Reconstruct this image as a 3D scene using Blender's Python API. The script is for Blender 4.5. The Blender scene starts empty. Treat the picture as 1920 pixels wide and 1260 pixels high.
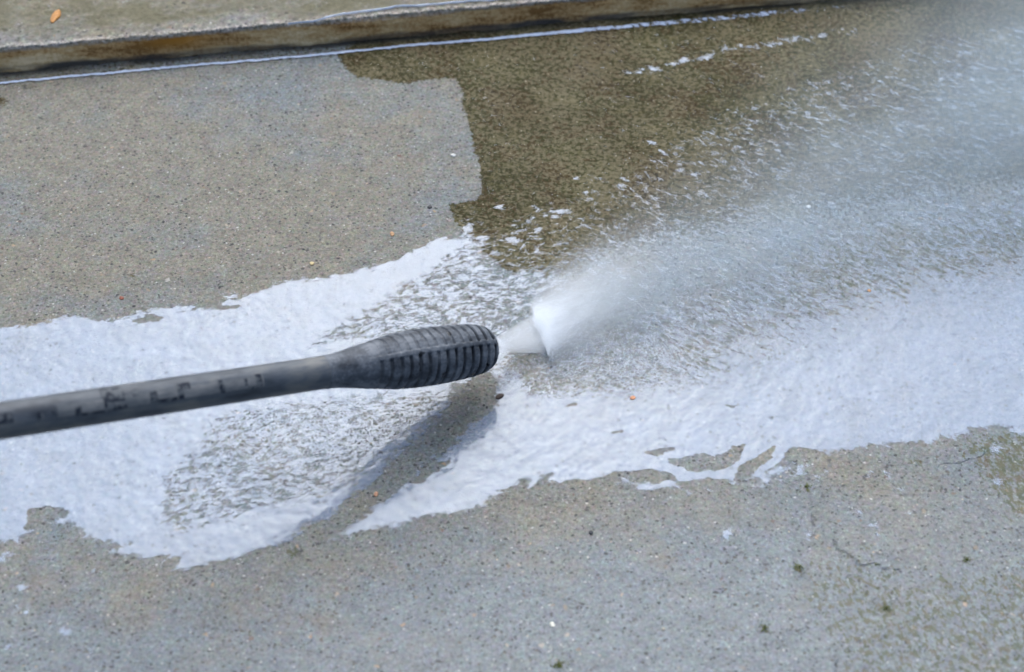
import bpy, bmesh, math, random
import numpy as np
from mathutils import Vector, Matrix

R = math.radians
S = bpy.context.scene
COL = S.collection

# ------------------------------------------------------------------ camera, world, sun, exposure
LENS, PITCH, DIST = 55.0, 50.0, 1.25            # lens in mm, degrees below the horizon, metres to the slab at picture centre
PW, PH = 1920.0, 1260.0
p_ = R(PITCH)
CAM = np.array([0.0, -DIST * math.cos(p_), DIST * math.sin(p_)])
FWD = np.array([0.0, math.cos(p_), -math.sin(p_)])
UP = np.array([0.0, math.sin(p_), math.cos(p_)])
cd = bpy.data.cameras.new("camera")
cam = bpy.data.objects.new("camera", cd)
COL.objects.link(cam)
cam.location = CAM
cam.rotation_euler = (R(90.0 - PITCH), 0, 0)
cd.lens = LENS
cd.sensor_width = 36.0
cd.sensor_fit = 'HORIZONTAL'
cd.clip_start = 0.02
cd.clip_end = 500.0
cd.dof.use_dof = True
cd.dof.focus_distance = 1.27
cd.dof.aperture_fstop = 4.6
S.camera = cam

SUN_EL, SUN_AZ = 50.0, -4.0                      # brightest part of the overcast sky lies beyond the kerb
w = bpy.data.worlds.new("World")
S.world = w
w.use_nodes = True
nt = w.node_tree
sky = nt.nodes.new('ShaderNodeTexSky')
sky.sky_type = 'NISHITA'
sky.sun_disc = False
sky.sun_elevation = R(SUN_EL)
sky.sun_rotation = R(SUN_AZ)
sky.air_density = 1.0
sky.dust_density = 4.0
sky.ozone_density = 1.0
bg = nt.nodes['Background']
bg.inputs['Strength'].default_value = 0.15
nt.links.new(sky.outputs[0], bg.inputs['Color'])

sd = bpy.data.lights.new("sun", 'SUN')
sd.energy = 2.6
sd.angle = R(72)
sd.color = (0.84, 0.925, 1.0)
sun = bpy.data.objects.new("sun", sd)
COL.objects.link(sun)
az = R(SUN_AZ)
d_ = Vector((math.sin(az) * math.cos(R(SUN_EL)), math.cos(az) * math.cos(R(SUN_EL)), math.sin(R(SUN_EL))))
sun.rotation_euler = (-d_).to_track_quat('-Z', 'Y').to_euler()
sun.location = d_ * 5

S.view_settings.view_transform = 'Standard'
S.view_settings.look = 'None'
S.view_settings.gamma = 1.0
S.view_settings.exposure = 0.42
S.render.engine = 'CYCLES'
S.cycles.use_denoising = True
S.cycles.denoising_prefilter = 'ACCURATE'
S.cycles.max_bounces = 12
S.cycles.transparent_max_bounces = 16
S.cycles.volume_bounces = 10
S.cycles.volume_step_rate = 1.0
S.cycles.volume_max_steps = 128


# ------------------------------------------------------------------ helpers
def P(px, py, z=0.0):
    """world point on the level z that the photograph shows at px, py"""
    k = 36.0 / LENS / PW
    x = (px - PW / 2) * k
    y = -(py - PH / 2) * k
    d = FWD + np.array([x, 0, 0]) + UP * y
    t = (z - CAM[2]) / d[2]
    return CAM + d * t


def tag(o, label=None, cat=None, kind=None, group=None):
    if label: o['label'] = label
    if cat: o['category'] = cat
    if kind: o['kind'] = kind
    if group: o['group'] = group
    return o


def link(name, me, mat=None, parent=None):
    o = bpy.data.objects.new(name, me)
    COL.objects.link(o)
    if mat: me.materials.append(mat)
    if parent: o.parent = parent
    return o


def mesh(name, V, F, smooth=True):
    me = bpy.data.meshes.new(name)
    V = np.asarray(V, dtype=np.float32)
    F = np.asarray(F, dtype=np.int32)
    n = F.shape[1]
    me.vertices.add(len(V))
    me.vertices.foreach_set('co', V.ravel())
    me.loops.add(F.size)
    me.loops.foreach_set('vertex_index', F.ravel())
    me.polygons.add(len(F))
    me.polygons.foreach_set('loop_start', np.arange(0, F.size, n, dtype=np.int32))
    me.polygons.foreach_set('loop_total', np.full(len(F), n, dtype=np.int32))
    me.polygons.foreach_set('use_smooth', np.full(len(F), smooth, dtype=bool))
    me.update(calc_edges=True)
    return me


def attr(me, name, vals):
    a = me.attributes.new(name, 'FLOAT', 'POINT')
    a.data.foreach_set('value', np.ascontiguousarray(vals, dtype=np.float32).ravel())


def perlin(x, y, seed=0):
    rs = np.random.RandomState(seed)
    perm = rs.permutation(512).astype(np.int64)
    ang = rs.rand(512).astype(np.float32) * 2 * np.pi
    gx, gy = np.cos(ang), np.sin(ang)
    xi, yi = np.floor(x).astype(np.int64), np.floor(y).astype(np.int64)
    xf, yf = (x - xi).astype(np.float32), (y - yi).astype(np.float32)
    u, v = xf * xf * (3 - 2 * xf), yf * yf * (3 - 2 * yf)

    def g(ix, iy, dx, dy):
        h = perm[(perm[ix & 511] + iy) & 511]
        return gx[h] * dx + gy[h] * dy
    a = g(xi, yi, xf, yf); b = g(xi + 1, yi, xf - 1, yf)
    c = g(xi, yi + 1, xf, yf - 1); d = g(xi + 1, yi + 1, xf - 1, yf - 1)
    return (a + (b - a) * u) * (1 - v) + (c + (d - c) * u) * v


def fbm(x, y, sc, octv=4, seed=0, gain=0.5):
    r, a = 0, 1.0
    for i in range(octv):
        r = r + a * perlin(x * sc + 17.3 * i, y * sc - 9.1 * i, seed + i)
        sc *= 2.03
        a *= gain
    return r


def sdf(poly, X, Y):
    """signed distance in metres (positive inside) to a closed outline on the slab"""
    d2 = np.full(X.shape, 1e9, np.float32)
    ins = np.zeros(X.shape, bool)
    n = len(poly)
    for i in range(n):
        x0, y0 = poly[i]; x1, y1 = poly[(i + 1) % n]
        ex, ey = x1 - x0, y1 - y0
        wx, wy = X - x0, Y - y0
        t = np.clip((wx * ex + wy * ey) / (ex * ex + ey * ey + 1e-12), 0, 1)
        dx, dy = wx - ex * t, wy - ey * t
        np.minimum(d2, dx * dx + dy * dy, out=d2)
        c = ((y0 > Y) != (y1 > Y)) & (X < ex * (Y - y0) / (ey if abs(ey) > 1e-12 else 1e-12) + x0)
        ins ^= c
    d = np.sqrt(d2)
    return np.where(ins, d, -d)


def line_d(pts, X, Y):
    d2 = np.full(X.shape, 1e9, np.float32)
    for (x0, y0), (x1, y1) in zip(pts[:-1], pts[1:]):
        ex, ey = x1 - x0, y1 - y0
        wx, wy = X - x0, Y - y0
        t = np.clip((wx * ex + wy * ey) / (ex * ex + ey * ey + 1e-12), 0, 1)
        dx, dy = wx - ex * t, wy - ey * t
        np.minimum(d2, dx * dx + dy * dy, out=d2)
    return np.sqrt(d2)


def G(pts):
    return [tuple(P(a, b)[:2]) for a, b in pts]


def sm(v, a, b):
    t = np.clip((v - a) / (b - a), 0, 1)
    return t * t * (3 - 2 * t)


class N:
    """small shader-node helper"""
    def __init__(self, name):
        self.m = bpy.data.materials.new(name)
        self.m.use_nodes = True
        self.t = self.m.node_tree
        self.t.nodes.clear()
        self.out = self.t.nodes.new('ShaderNodeOutputMaterial')

    def n(self, kind, **kw):
        nd = self.t.nodes.new(kind)
        for k, v in kw.items():
            setattr(nd, k, v)
        return nd

    def put(self, sock, v):
        if hasattr(v, 'is_output'):
            self.t.links.new(v, sock)
        elif v is not None:
            sock.default_value = v

    def math(self, op, a, b=None, c=None, clamp=False):
        nd = self.n('ShaderNodeMath', operation=op, use_clamp=clamp)
        for i, v in enumerate((a, b, c)):
            if v is not None: self.put(nd.inputs[i], v)
        return nd.outputs[0]

    def mapr(self, v, a, b, c=0.0, d=1.0, smooth=False):
        nd = self.n('ShaderNodeMapRange', clamp=True)
        if smooth: nd.interpolation_type = 'SMOOTHSTEP'
        self.put(nd.inputs[0], v)
        for i, q in zip((1, 2, 3, 4), (a, b, c, d)): self.put(nd.inputs[i], q)
        return nd.outputs[0]

    def mix(self, f, a, b):
        nd = self.n('ShaderNodeMix', data_type='RGBA')
        self.put(nd.inputs[0], f)
        self.put(nd.inputs[6], a if hasattr(a, 'is_output') else (*a, 1))
        self.put(nd.inputs[7], b if hasattr(b, 'is_output') else (*b, 1))
        return nd.outputs[2]

    def mul(self, a, b, f=1.0):
        nd = self.n('ShaderNodeMix', data_type='RGBA', blend_type='MULTIPLY')
        self.put(nd.inputs[0], f)
        self.put(nd.inputs[6], a if hasattr(a, 'is_output') else (*a, 1))
        self.put(nd.inputs[7], b if hasattr(b, 'is_output') else (*b, 1))
        return nd.outputs[2]

    def obj(self):
        return self.n('ShaderNodeTexCoord').outputs['Object']

    def vmap(self, v, scale=(1, 1, 1), rot=(0, 0, 0), loc=(0, 0, 0)):
        if any(rot) and scale != (1, 1, 1):          # turn first, then stretch along the turned axis
            v = self.vmap(v, rot=rot)
            rot = (0, 0, 0)
        nd = self.n('ShaderNodeMapping')
        self.put(nd.inputs[0], v)
        nd.inputs['Scale'].default_value = scale
        nd.inputs['Rotation'].default_value = rot
        nd.inputs['Location'].default_value = loc
        return nd.outputs[0]

    def vadd(self, a, b, s=1.0):
        m_ = self.n('ShaderNodeVectorMath', operation='MULTIPLY_ADD')
        self.put(m_.inputs[0], b)
        m_.inputs[1].default_value = (s, s, s)
        self.put(m_.inputs[2], a)
        return m_.outputs[0]

    def noise(self, v, scale, detail=3, rough=0.5, col=False, dist=0.0):
        nd = self.n('ShaderNodeTexNoise')
        self.put(nd.inputs['Vector'], v)
        nd.inputs['Scale'].default_value = scale
        nd.inputs['Detail'].default_value = detail
        nd.inputs['Roughness'].default_value = rough
        nd.inputs['Distortion'].default_value = dist
        return nd.outputs['Color' if col else 'Fac']

    def voro(self, v, scale, feature='F1', rnd=1.0):
        nd = self.n('ShaderNodeTexVoronoi', feature=feature)
        self.put(nd.inputs['Vector'], v)
        nd.inputs['Scale'].default_value = scale
        nd.inputs['Randomness'].default_value = rnd
        return nd

    def attr(self, name):
        return self.n('ShaderNodeAttribute', attribute_name=name).outputs['Fac']

    def sep(self, c):
        nd = self.n('ShaderNodeSeparateColor')
        self.put(nd.inputs[0], c)
        return nd.outputs

    def xyz(self, v):
        nd = self.n('ShaderNodeSeparateXYZ')
        self.put(nd.inputs[0], v)
        return nd.outputs

    def comb(self, x, y, z=0.0):
        nd = self.n('ShaderNodeCombineXYZ')
        for i, q in enumerate((x, y, z)): self.put(nd.inputs[i], q)
        return nd.outputs[0]

    def bump(self, h, dist, strength=1.0, normal=None):
        nd = self.n('ShaderNodeBump')
        nd.inputs['Strength'].default_value = strength
        nd.inputs['Distance'].default_value = dist
        self.put(nd.inputs['Height'], h)
        if normal is not None: self.put(nd.inputs['Normal'], normal)
        return nd.outputs[0]

    def ramp(self, f, stops):
        nd = self.n('ShaderNodeValToRGB')
        e = nd.color_ramp.elements
        while len(e) < len(stops): e.new(0.5)
        for el, (pos, c) in zip(e, stops):
            el.position = pos
            el.color = (*c, 1)
        self.put(nd.inputs[0], f)
        return nd.outputs[0]

    def bsdf(self, col, rough, normal=None, ior=None, spec=None, **kw):
        b = self.n('ShaderNodeBsdfPrincipled')
        self.put(b.inputs['Base Color'], col if hasattr(col, 'is_output') else (*col, 1))
        self.put(b.inputs['Roughness'], rough)
        if normal is not None: self.put(b.inputs['Normal'], normal)
        if ior: b.inputs['IOR'].default_value = ior
        if spec is not None: self.put(b.inputs['Specular IOR Level'], spec)
        return b.outputs[0]

    def done(self, sh):
        self.t.links.new(sh, self.out.inputs['Surface'])
        return self.m


# ------------------------------------------------------------------ concrete shading shared by slab and kerb
def aggregate(m, v, base, amount=1.0, size=1.0):
    """grains of sand and crushed stone showing in worn concrete"""
    wob = m.noise(v, 420 / size, 3, 0.7, col=True)
    wob2 = m.noise(v, 260 / size, 2, 0.6, col=True)
    vw = m.vadd(v, wob, 0.0030 * size)
    c = base
    # fine salt-and-pepper of the cement skin
    f1 = m.noise(v, 330 / size, 5, 0.85)
    c = m.mul(c, m.ramp(f1, [(0.34, (0.40, 0.40, 0.40)), (0.45, (0.84, 0.84, 0.84)), (0.55, (1.08, 1.08, 1.08)), (0.68, (1.85, 1.85, 1.85))]), 0.95 * amount)
    # tinted sand
    tint = m.noise(m.vmap(v, loc=(5, 2, 8)), 230 / size, 3, 0.7, col=True)
    c = m.mul(c, m.mix(0.55, (1, 1, 1), m.vadd(tint, tint, 1.0)), 0.55)
    # small dark sand grains of several sizes, angular
    h = m.math('MULTIPLY', f1, 0.6)
    for k, (sc, thr, r0, r1, a) in enumerate(((360, 0.24, 0.30, 0.46, 0.85), (225, 0.16, 0.24, 0.38, 0.95), (135, 0.11, 0.15, 0.27, 1.0))):
        vo = m.voro(m.vmap(vw, scale=(1, 1.25, 1), rot=(0, 0, R(20 * k - 25)), loc=(k * 3.1, k * 1.7, 0)), sc / size)
        rr = m.sep(vo.outputs['Color'])
        edge = m.math('ADD', vo.outputs['Distance'], m.math('MULTIPLY', rr[2], 0.12))
        g = m.math('MULTIPLY', m.mapr(edge, r0, r1, 1, 0), m.math('LESS_THAN', rr[0], thr))
        c = m.mix(m.math('MULTIPLY', g, a * amount), c, m.ramp(rr[1], [(0.0, (0.016, 0.018, 0.020)), (0.5, (0.038, 0.040, 0.040)), (0.8, (0.07, 0.062, 0.052)), (1.0, (0.10, 0.085, 0.07))]))
        gb = m.math('MULTIPLY', m.mapr(edge, r0 - 0.06, r1 - 0.08, 1, 0), m.math('GREATER_THAN', rr[0], 0.955))
        c = m.mix(m.math('MULTIPLY', gb, 0.75 * amount), c, m.ramp(rr[1], [(0.0, (0.34, 0.34, 0.34)), (0.7, (0.50, 0.49, 0.46)), (1.0, (0.36, 0.26, 0.16))]))
        h = m.math('ADD', h, m.math('MULTIPLY', g, -0.2))
    # larger stones, rarer, each with its own colour
    v2 = m.voro(m.vadd(m.vadd(v, wob2, 0.006 * size), wob, 0.0018 * size), 125 / size)
    r2 = m.sep(v2.outputs['Color'])
    g2 = m.math('MULTIPLY', m.mapr(m.math('SUBTRACT', v2.outputs['Distance'], m.math('MULTIPLY', r2[2], 0.12)), 0.10, 0.20, 1, 0), m.math('LESS_THAN', r2[0], 0.20))
    c = m.mix(m.math('MULTIPLY', g2, 0.75 * amount), c, m.ramp(r2[1], [(0.0, (0.018, 0.021, 0.025)), (0.40, (0.035, 0.036, 0.038)), (0.52, (0.11, 0.045, 0.030)), (0.62, (0.22, 0.17, 0.11)), (0.75, (0.10, 0.11, 0.12)), (0.88, (0.30, 0.19, 0.10)), (1.0, (0.34, 0.33, 0.30))]))
    return c, h


KC = P(1230, -250)


def make_slab_mat():
    m = N("wet_concrete")
    v = m.obj()
    big = m.noise(v, 5.0, 3, 0.55)
    mid = m.noise(m.vmap(v, loc=(3, 1, 0)), 22.0, 4, 0.6)
    warm = m.attr('warm')
    t = m.math('ADD', m.math('ADD', m.mapr(big, 0.38, 0.62, -0.3, 0.3), m.mapr(mid, 0.35, 0.65, -0.35, 0.35)), warm)
    base = m.mix(m.mapr(t, 0.0, 1.0), (0.128, 0.150, 0.160), (0.160, 0.150, 0.120))
    base = m.mul(base, m.ramp(m.noise(m.vmap(v, loc=(7, 5, 0)), 60.0, 4, 0.6), [(0.32, (0.83, 0.83, 0.83)), (0.68, (1.14, 1.14, 1.14))]))
    c, h = aggregate(m, v, base)
    # rust-brown tinge
    c = m.mix(m.math('MULTIPLY', m.attr('rust'), m.mapr(m.noise(v, 60, 4, 0.65), 0.45, 0.62)), c, (0.20, 0.12, 0.055))
    # algae film, brushed in arcs
    p = m.xyz(v)
    dx = m.math('SUBTRACT', p[0], float(KC[0])); dy = m.math('SUBTRACT', p[1], float(KC[1]))
    rad = m.math('SQRT', m.math('ADD', m.math('MULTIPLY', dx, dx), m.math('MULTIPLY', dy, dy)))
    th = m.math('ARCTAN2', dx, m.math('MULTIPLY', dy, -1.0))
    arcs = m.noise(m.vadd(m.comb(m.math('MULTIPLY', rad, 380.0), m.math('MULTIPLY', th, 26.0)), m.noise(v, 30, 2, 0.5, col=True), 3.0), 1.0, 3, 0.7)
    vstr = m.noise(m.vmap(v, scale=(120, 620, 1), rot=(0, 0, R(34))), 1.0, 3, 0.7)
    mott = m.noise(m.vmap(v, loc=(8, 3, 0)), 9, 5, 0.65)
    grain = m.noise(m.vmap(v, loc=(1, 9, 0)), 240, 5, 0.8)
    al = m.attr('algae')
    st = m.math('ADD', m.math('MULTIPLY', arcs, 0.24), m.math('ADD', m.math('MULTIPLY', grain, 0.93), m.math('ADD', m.math('MULTIPLY', vstr, 0.12), m.mapr(mott, 0.3, 0.7, 0.01, 0.12))))
    thin = m.mapr(st, 0.65, 0.79)
    acol = m.ramp(m.math('ADD', m.math('MULTIPLY', m.noise(v, 20, 5, 0.7), 0.6), m.math('MULTIPLY', m.noise(v, 190, 3, 0.7), 0.4)),
                  [(0.40, (0.020, 0.014, 0.005)), (0.45, (0.052, 0.033, 0.011)), (0.50, (0.022, 0.024, 0.007)), (0.55, (0.046, 0.042, 0.014)), (0.62, (0.105, 0.085, 0.044))])
    scraped = m.mix(m.math('MULTIPLY', thin, 0.75), acol, (0.172, 0.142, 0.092))
    scraped = m.mul(scraped, m.ramp(m.noise(m.vmap(v, loc=(2, 8, 0)), 13, 4, 0.6), [(0.36, (0.80, 0.80, 0.72)), (0.5, (0.92, 0.95, 0.92)), (0.62, (1.0, 1.05, 1.0))]))
    rag = m.math('ADD', m.mapr(m.noise(v, 260, 4, 0.7), 0.3, 0.7, -0.35, 0.35), al)
    am = m.math('MULTIPLY', m.mapr(rag, 0.36, 0.62, smooth=True), m.mapr(al, 0.02, 0.15))
    c = m.mix(am, c, scraped)
    # light grains that poke through the algae
    vg = m.voro(m.vmap(v, loc=(4, 4, 0)), 240)
    rg = m.sep(vg.outputs['Color'])
    sp = m.math('MULTIPLY', m.math('MULTIPLY', m.mapr(vg.outputs['Distance'], 0.14, 0.24, 1, 0), m.math('LESS_THAN', rg[0], 0.10)), am)
    c = m.mix(m.math('MULTIPLY', sp, 0.7), c, m.ramp(rg[1], [(0, (0.28, 0.23, 0.14)), (1, (0.38, 0.34, 0.26))]))
    # scattered moss in the pores
    ms = m.attr('moss')
    mn = m.noise(m.vmap(v, scale=(1.0, 0.62, 1), rot=(0, 0, R(-25))), 250, 4, 0.78)
    mm = m.mapr(m.math('ADD', mn, m.math('MULTIPLY', ms, 0.155)), 0.625, 0.665)
    mm = m.math('MULTIPLY', mm, m.mapr(ms, 0.0, 0.25))
    c = m.mix(m.math('MULTIPLY', mm, 0.85), c, m.ramp(m.noise(v, 120, 2), [(0.35, (0.026, 0.040, 0.008)), (0.5, (0.060, 0.064, 0.018)), (0.65, (0.075, 0.055, 0.025))]))
    c = m.mix(m.math('MULTIPLY', m.attr('darken'), 0.9), c, (0.030, 0.028, 0.024))
    c = m.mix(m.math('MULTIPLY', m.attr('crack'), 0.42), c, (0.035, 0.036, 0.022))
    h = m.math('ADD', h, m.math('MULTIPLY', am, m.math('MULTIPLY', st, -0.35)))
    h = m.math('SUBTRACT', h, m.math('MULTIPLY', m.attr('crack'), 1.0))
    nb = m.bump(h, 0.0017, 0.6)
    wet = m.attr('wet')
    rough = m.math('SUBTRACT', 0.70, m.math('MULTIPLY', wet, 0.32))
    return m.done(m.bsdf(c, rough, nb, ior=1.4, spec=m.math('MULTIPLY', m.math('MULTIPLY_ADD', wet, 0.5, 0.30), m.math('SUBTRACT', 1.0, m.math('MULTIPLY', am, 0.75)))))


def make_kerb_mat():
    m = N("weathered_kerb_concrete")
    v = m.obj()
    geo = m.n('ShaderNodeNewGeometry')
    nz = m.xyz(geo.outputs['Normal'])[2]
    top = m.attr('top')
    base = m.mix(m.mapr(m.noise(v, 14, 4, 0.6), 0.38, 0.62), (0.180, 0.160, 0.115), (0.160, 0.160, 0.145))
    c, h = aggregate(m, v, base, 1.0, 1.7)
    ol = m.math('MULTIPLY', m.attr('stain'), m.mapr(m.math('ADD', m.noise(v, 24, 5, 0.65), m.math('MULTIPLY', m.noise(v, 260, 3, 0.7), 0.35)), 0.52, 0.72))
    c = m.mix(m.math('MULTIPLY', ol, 0.95), c, m.mix(m.noise(v, 300, 3, 0.7), (0.050, 0.045, 0.018), (0.15, 0.135, 0.075)))
    # the riser: wet, stained brown, smoother
    vs = m.vmap(v, scale=(0.22, 1, 1))
    face = m.ramp(m.math('ADD', m.math('MULTIPLY', m.noise(vs, 48, 5, 0.65), 0.7), m.math('MULTIPLY', m.noise(v, 300, 3, 0.7), 0.3)),
                  [(0.40, (0.22, 0.115, 0.040)), (0.47, (0.46, 0.28, 0.12)), (0.54, (0.58, 0.40, 0.20)), (0.62, (0.72, 0.55, 0.33))])
    face = m.mix(m.attr('rust'), face, (0.42, 0.19, 0.035))
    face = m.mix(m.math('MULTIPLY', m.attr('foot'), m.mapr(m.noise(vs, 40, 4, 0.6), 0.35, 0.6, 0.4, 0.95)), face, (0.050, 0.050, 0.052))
    face = m.mix(m.attr('lip'), face, m.ramp(m.noise(v, 130, 3, 0.7), [(0.4, (0.07, 0.035, 0.015)), (0.6, (0.34, 0.16, 0.06))]))
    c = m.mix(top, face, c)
    c = m.mix(m.math('MULTIPLY', m.attr('crumb'), m.mapr(m.noise(v, 330, 4, 0.8), 0.45, 0.62)), c, (0.50, 0.45, 0.40))
    nb = m.bump(h, 0.003, 0.6)
    return m.done(m.bsdf(c, 0.62, nb, ior=1.4, spec=m.mapr(top, 0, 1, 0.15, 0.4)))


# ------------------------------------------------------------------ fields on the slab (all in metres on the ground)
def graded(lo, hi, step, far):
    core = np.arange(lo, hi + step * 0.5, step)
    out = far * np.linspace(0, 1, 26)[1:] ** 3 + np.linspace(0, 1, 26)[1:] * 0.5
    return np.concatenate([lo - out[::-1], core, hi + out])


kA, kB = P(0, 137), P(1500, 5)                   # foot of the kerb
kdir = (kB - kA)[:2]; kdir = kdir / np.linalg.norm(kdir)
knor = np.array([-kdir[1], kdir[0]])             # points away from the camera, into the kerb


def kerb_s(x, y):                                # along, into
    return (x - kA[0]) * kdir[0] + (y - kA[1]) * kdir[1], (x - kA[0]) * knor[0] + (y - kA[1]) * knor[1]


gx = graded(-0.66, 0.66, 0.0013, 25.0)
gy = graded(-0.36, 0.56, 0.0013, 25.0)
X, Y = np.meshgrid(gx, gy)
X = X.astype(np.float32); Y = Y.astype(np.float32)
wx = X + 0.006 * fbm(X, Y, 28, 4, 5) ; wy = Y + 0.006 * fbm(X, Y, 28, 4, 15)
KS, KN = kerb_s(X, Y)
da = R(24)
perp = -X * math.sin(da) + Y * math.cos(da); alo = X * math.cos(da) + Y * math.sin(da)
fl = 0.020 * perlin(perp * 75, alo * 9, 66) + 0.010 * perlin(perp * 190, alo * 22, 67)
fl = fl * (0.35 + 0.65 * np.clip(perlin(X * 7, Y * 7, 69) * 2 + 0.5, 0, 1))
fx_, fy_ = wx + fl * math.cos(da), wy + fl * math.sin(da)


def soft(pts, w_in, w_out=None, warp=True):
    w_out = w_in if w_out is None else w_out
    d = sdf(G(pts), wx if warp else X, wy if warp else Y)
    return sm(d, -w_out, w_in)


def blob(px, py, r_px, ex=1.0, rot=0.0):
    c = P(px, py); k = 0.00044
    dx, dy = wx - c[0], wy - c[1]
    a, b = dx * math.cos(rot) + dy * math.sin(rot), -dx * math.sin(rot) + dy * math.cos(rot)
    return np.exp(-((a / (r_px * k * ex)) ** 2 + (b / (r_px * k)) ** 2))


FILM = [(-260, 640), (-60, 618), (0, 612), (60, 606), (140, 595), (200, 602), (250, 583), (330, 580), (400, 575), (445, 570), (412, 545), (470, 546),
        (540, 530), (600, 518), (650, 508), (700, 497), (745, 476), (790, 462), (820, 447), (862, 446), (880, 425), (905, 445), (960, 470), (1060, 420),
        (1180, 350), (1400, 230), (1640, 120), (2150, 60), (2150, 835), (1920, 824), (1830, 812), (1790, 822), (1740, 838), (1680, 832), (1620, 838),
        (1560, 856), (1530, 852), (1490, 880), (1440, 905), (1400, 898), (1350, 915), (1310, 924), (1290, 924), (1200, 914), (1130, 905), (1060, 905),
        (1030, 898), (1000, 917), (975, 905), (930, 930), (880, 962), (850, 966), (800, 975), (770, 982), (740, 993), (680, 998), (618, 1008),
        (660, 975), (720, 940), (760, 905), (800, 868), (860, 822), (890, 790), (925, 755), (945, 720), (930, 700), (860, 715), (845, 745), (800, 800), (740, 862),  # gap in the outline stands in for the lance's dark reflection
        (690, 915), (650, 940), (612, 978), (570, 990), (540, 1020), (470, 1042), (400, 1056), (345, 1066), (322, 1050), (276, 1064), (268, 1042),
        (215, 1030), (190, 1012), (150, 1002), (120, 984), (75, 986), (45, 1002), (32, 1022), (0, 1013), (-100, 1010), (-260, 1030)]
cov = sm(sdf(G(FILM), fx_, fy_), -0.0045, 0.0110)
cov = cov * 1.45
for pts, val, wd in [
    ([(560, 655), (640, 592), (730, 545), (800, 505), (850, 468), (905, 448), (980, 470), (1010, 560), (985, 640), (900, 620), (700, 650)], 0.60, 0.012),
    ([(290, 985), (292, 905), (380, 800), (400, 770), (600, 740), (880, 720), (840, 800), (700, 905), (560, 955), (430, 985), (340, 1012)], 0.62, 0.012),
    ([(930, 600), (1010, 540), (1200, 540), (1300, 600), (1330, 690), (1180, 745), (1000, 745), (930, 700)], 0.34, 0.02),
    ([(1000, 620), (1330, 500), (1500, 430), (1700, 360), (2300, 250), (2300, 470), (1800, 560), (1600, 620), (1480, 680), (1330, 740), (1100, 730)], 0.66, 0.055),
    ([(1100, 600), (1330, 500), (1500, 430), (1700, 360), (2300, 250), (2300, 420), (1700, 500), (1400, 590), (1150, 660)], 0.50, 0.04),
    ([(860, 400), (1000, 330), (1200, 240), (1400, 130), (2100, -40), (2100, 200), (1600, 330), (1300, 440), (1080, 530), (940, 520), (900, 470)], 0.33, 0.016),
    ([(1000, 560), (1150, 470), (1500, 330), (2100, 190), (2100, 340), (1700, 400), (1330, 560), (1150, 620)], 0.36, 0.02),
]:
    k = soft(pts, wd, wd)
    k = np.where(cov > 0.2, k, k * (1 if val < 0.4 else 0.6))
    cov = cov * (1 - k) + val * k
# the algae corner stays clear of water
k = soft([(640, 110), (1100, 70), (1700, -60), (2100, -300), (2100, 0), (1640, 100), (1330, 230), (1150, 330), (1000, 390), (930, 440), (880, 400), (850, 400), (835, 380), (905, 350), (860, 160)], 0.012, 0.012)
cov = cov * (1 - k) + 0.05 * k
# holes with bare concrete seen in the lower right edge, and small ones elsewhere
for pts in ([(1208, 850), (1232, 858), (1262, 846), (1240, 848)], [(1255, 870), (1300, 855), (1345, 856), (1395, 838), (1385, 862), (1345, 880), (1300, 880), (1262, 872)],
            [(1395, 876), (1420, 862), (1452, 838), (1440, 862), (1412, 888), (1380, 897)], [(1490, 842), (1530, 848), (1500, 868), (1462, 896), (1432, 902), (1465, 870)],
            [(1175, 895), (1210, 889), (1265, 896), (1230, 903)], [(1270, 905), (1320, 900), (1360, 905), (1310, 918)],
            [(98, 975), (130, 962), (118, 955), (60, 968), (50, 988)], [(780, 905), (812, 870), (838, 862), (815, 880), (788, 903)],
            [(1135, 803), (1165, 795), (1172, 802), (1140, 808)], [(1056, 760), (1085, 758), (1092, 766), (1062, 765)],
            [(415, 575), (445, 566), (440, 574)], [(360, 575), (400, 572), (385, 582)], [(250, 600), (285, 592), (300, 600)], [(1360, 762), (1390, 760), (1380, 768)], [(1430, 775), (1455, 778), (1440, 783)]):
    big_ = max(a for a, b in pts) - min(a for a, b in pts) > 45
    cov = cov * (1 - soft(pts, 0.0005, 0.0042)) if big_ else cov * (1 - 0.85 * soft(pts, 0.0022, 0.0016))
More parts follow.
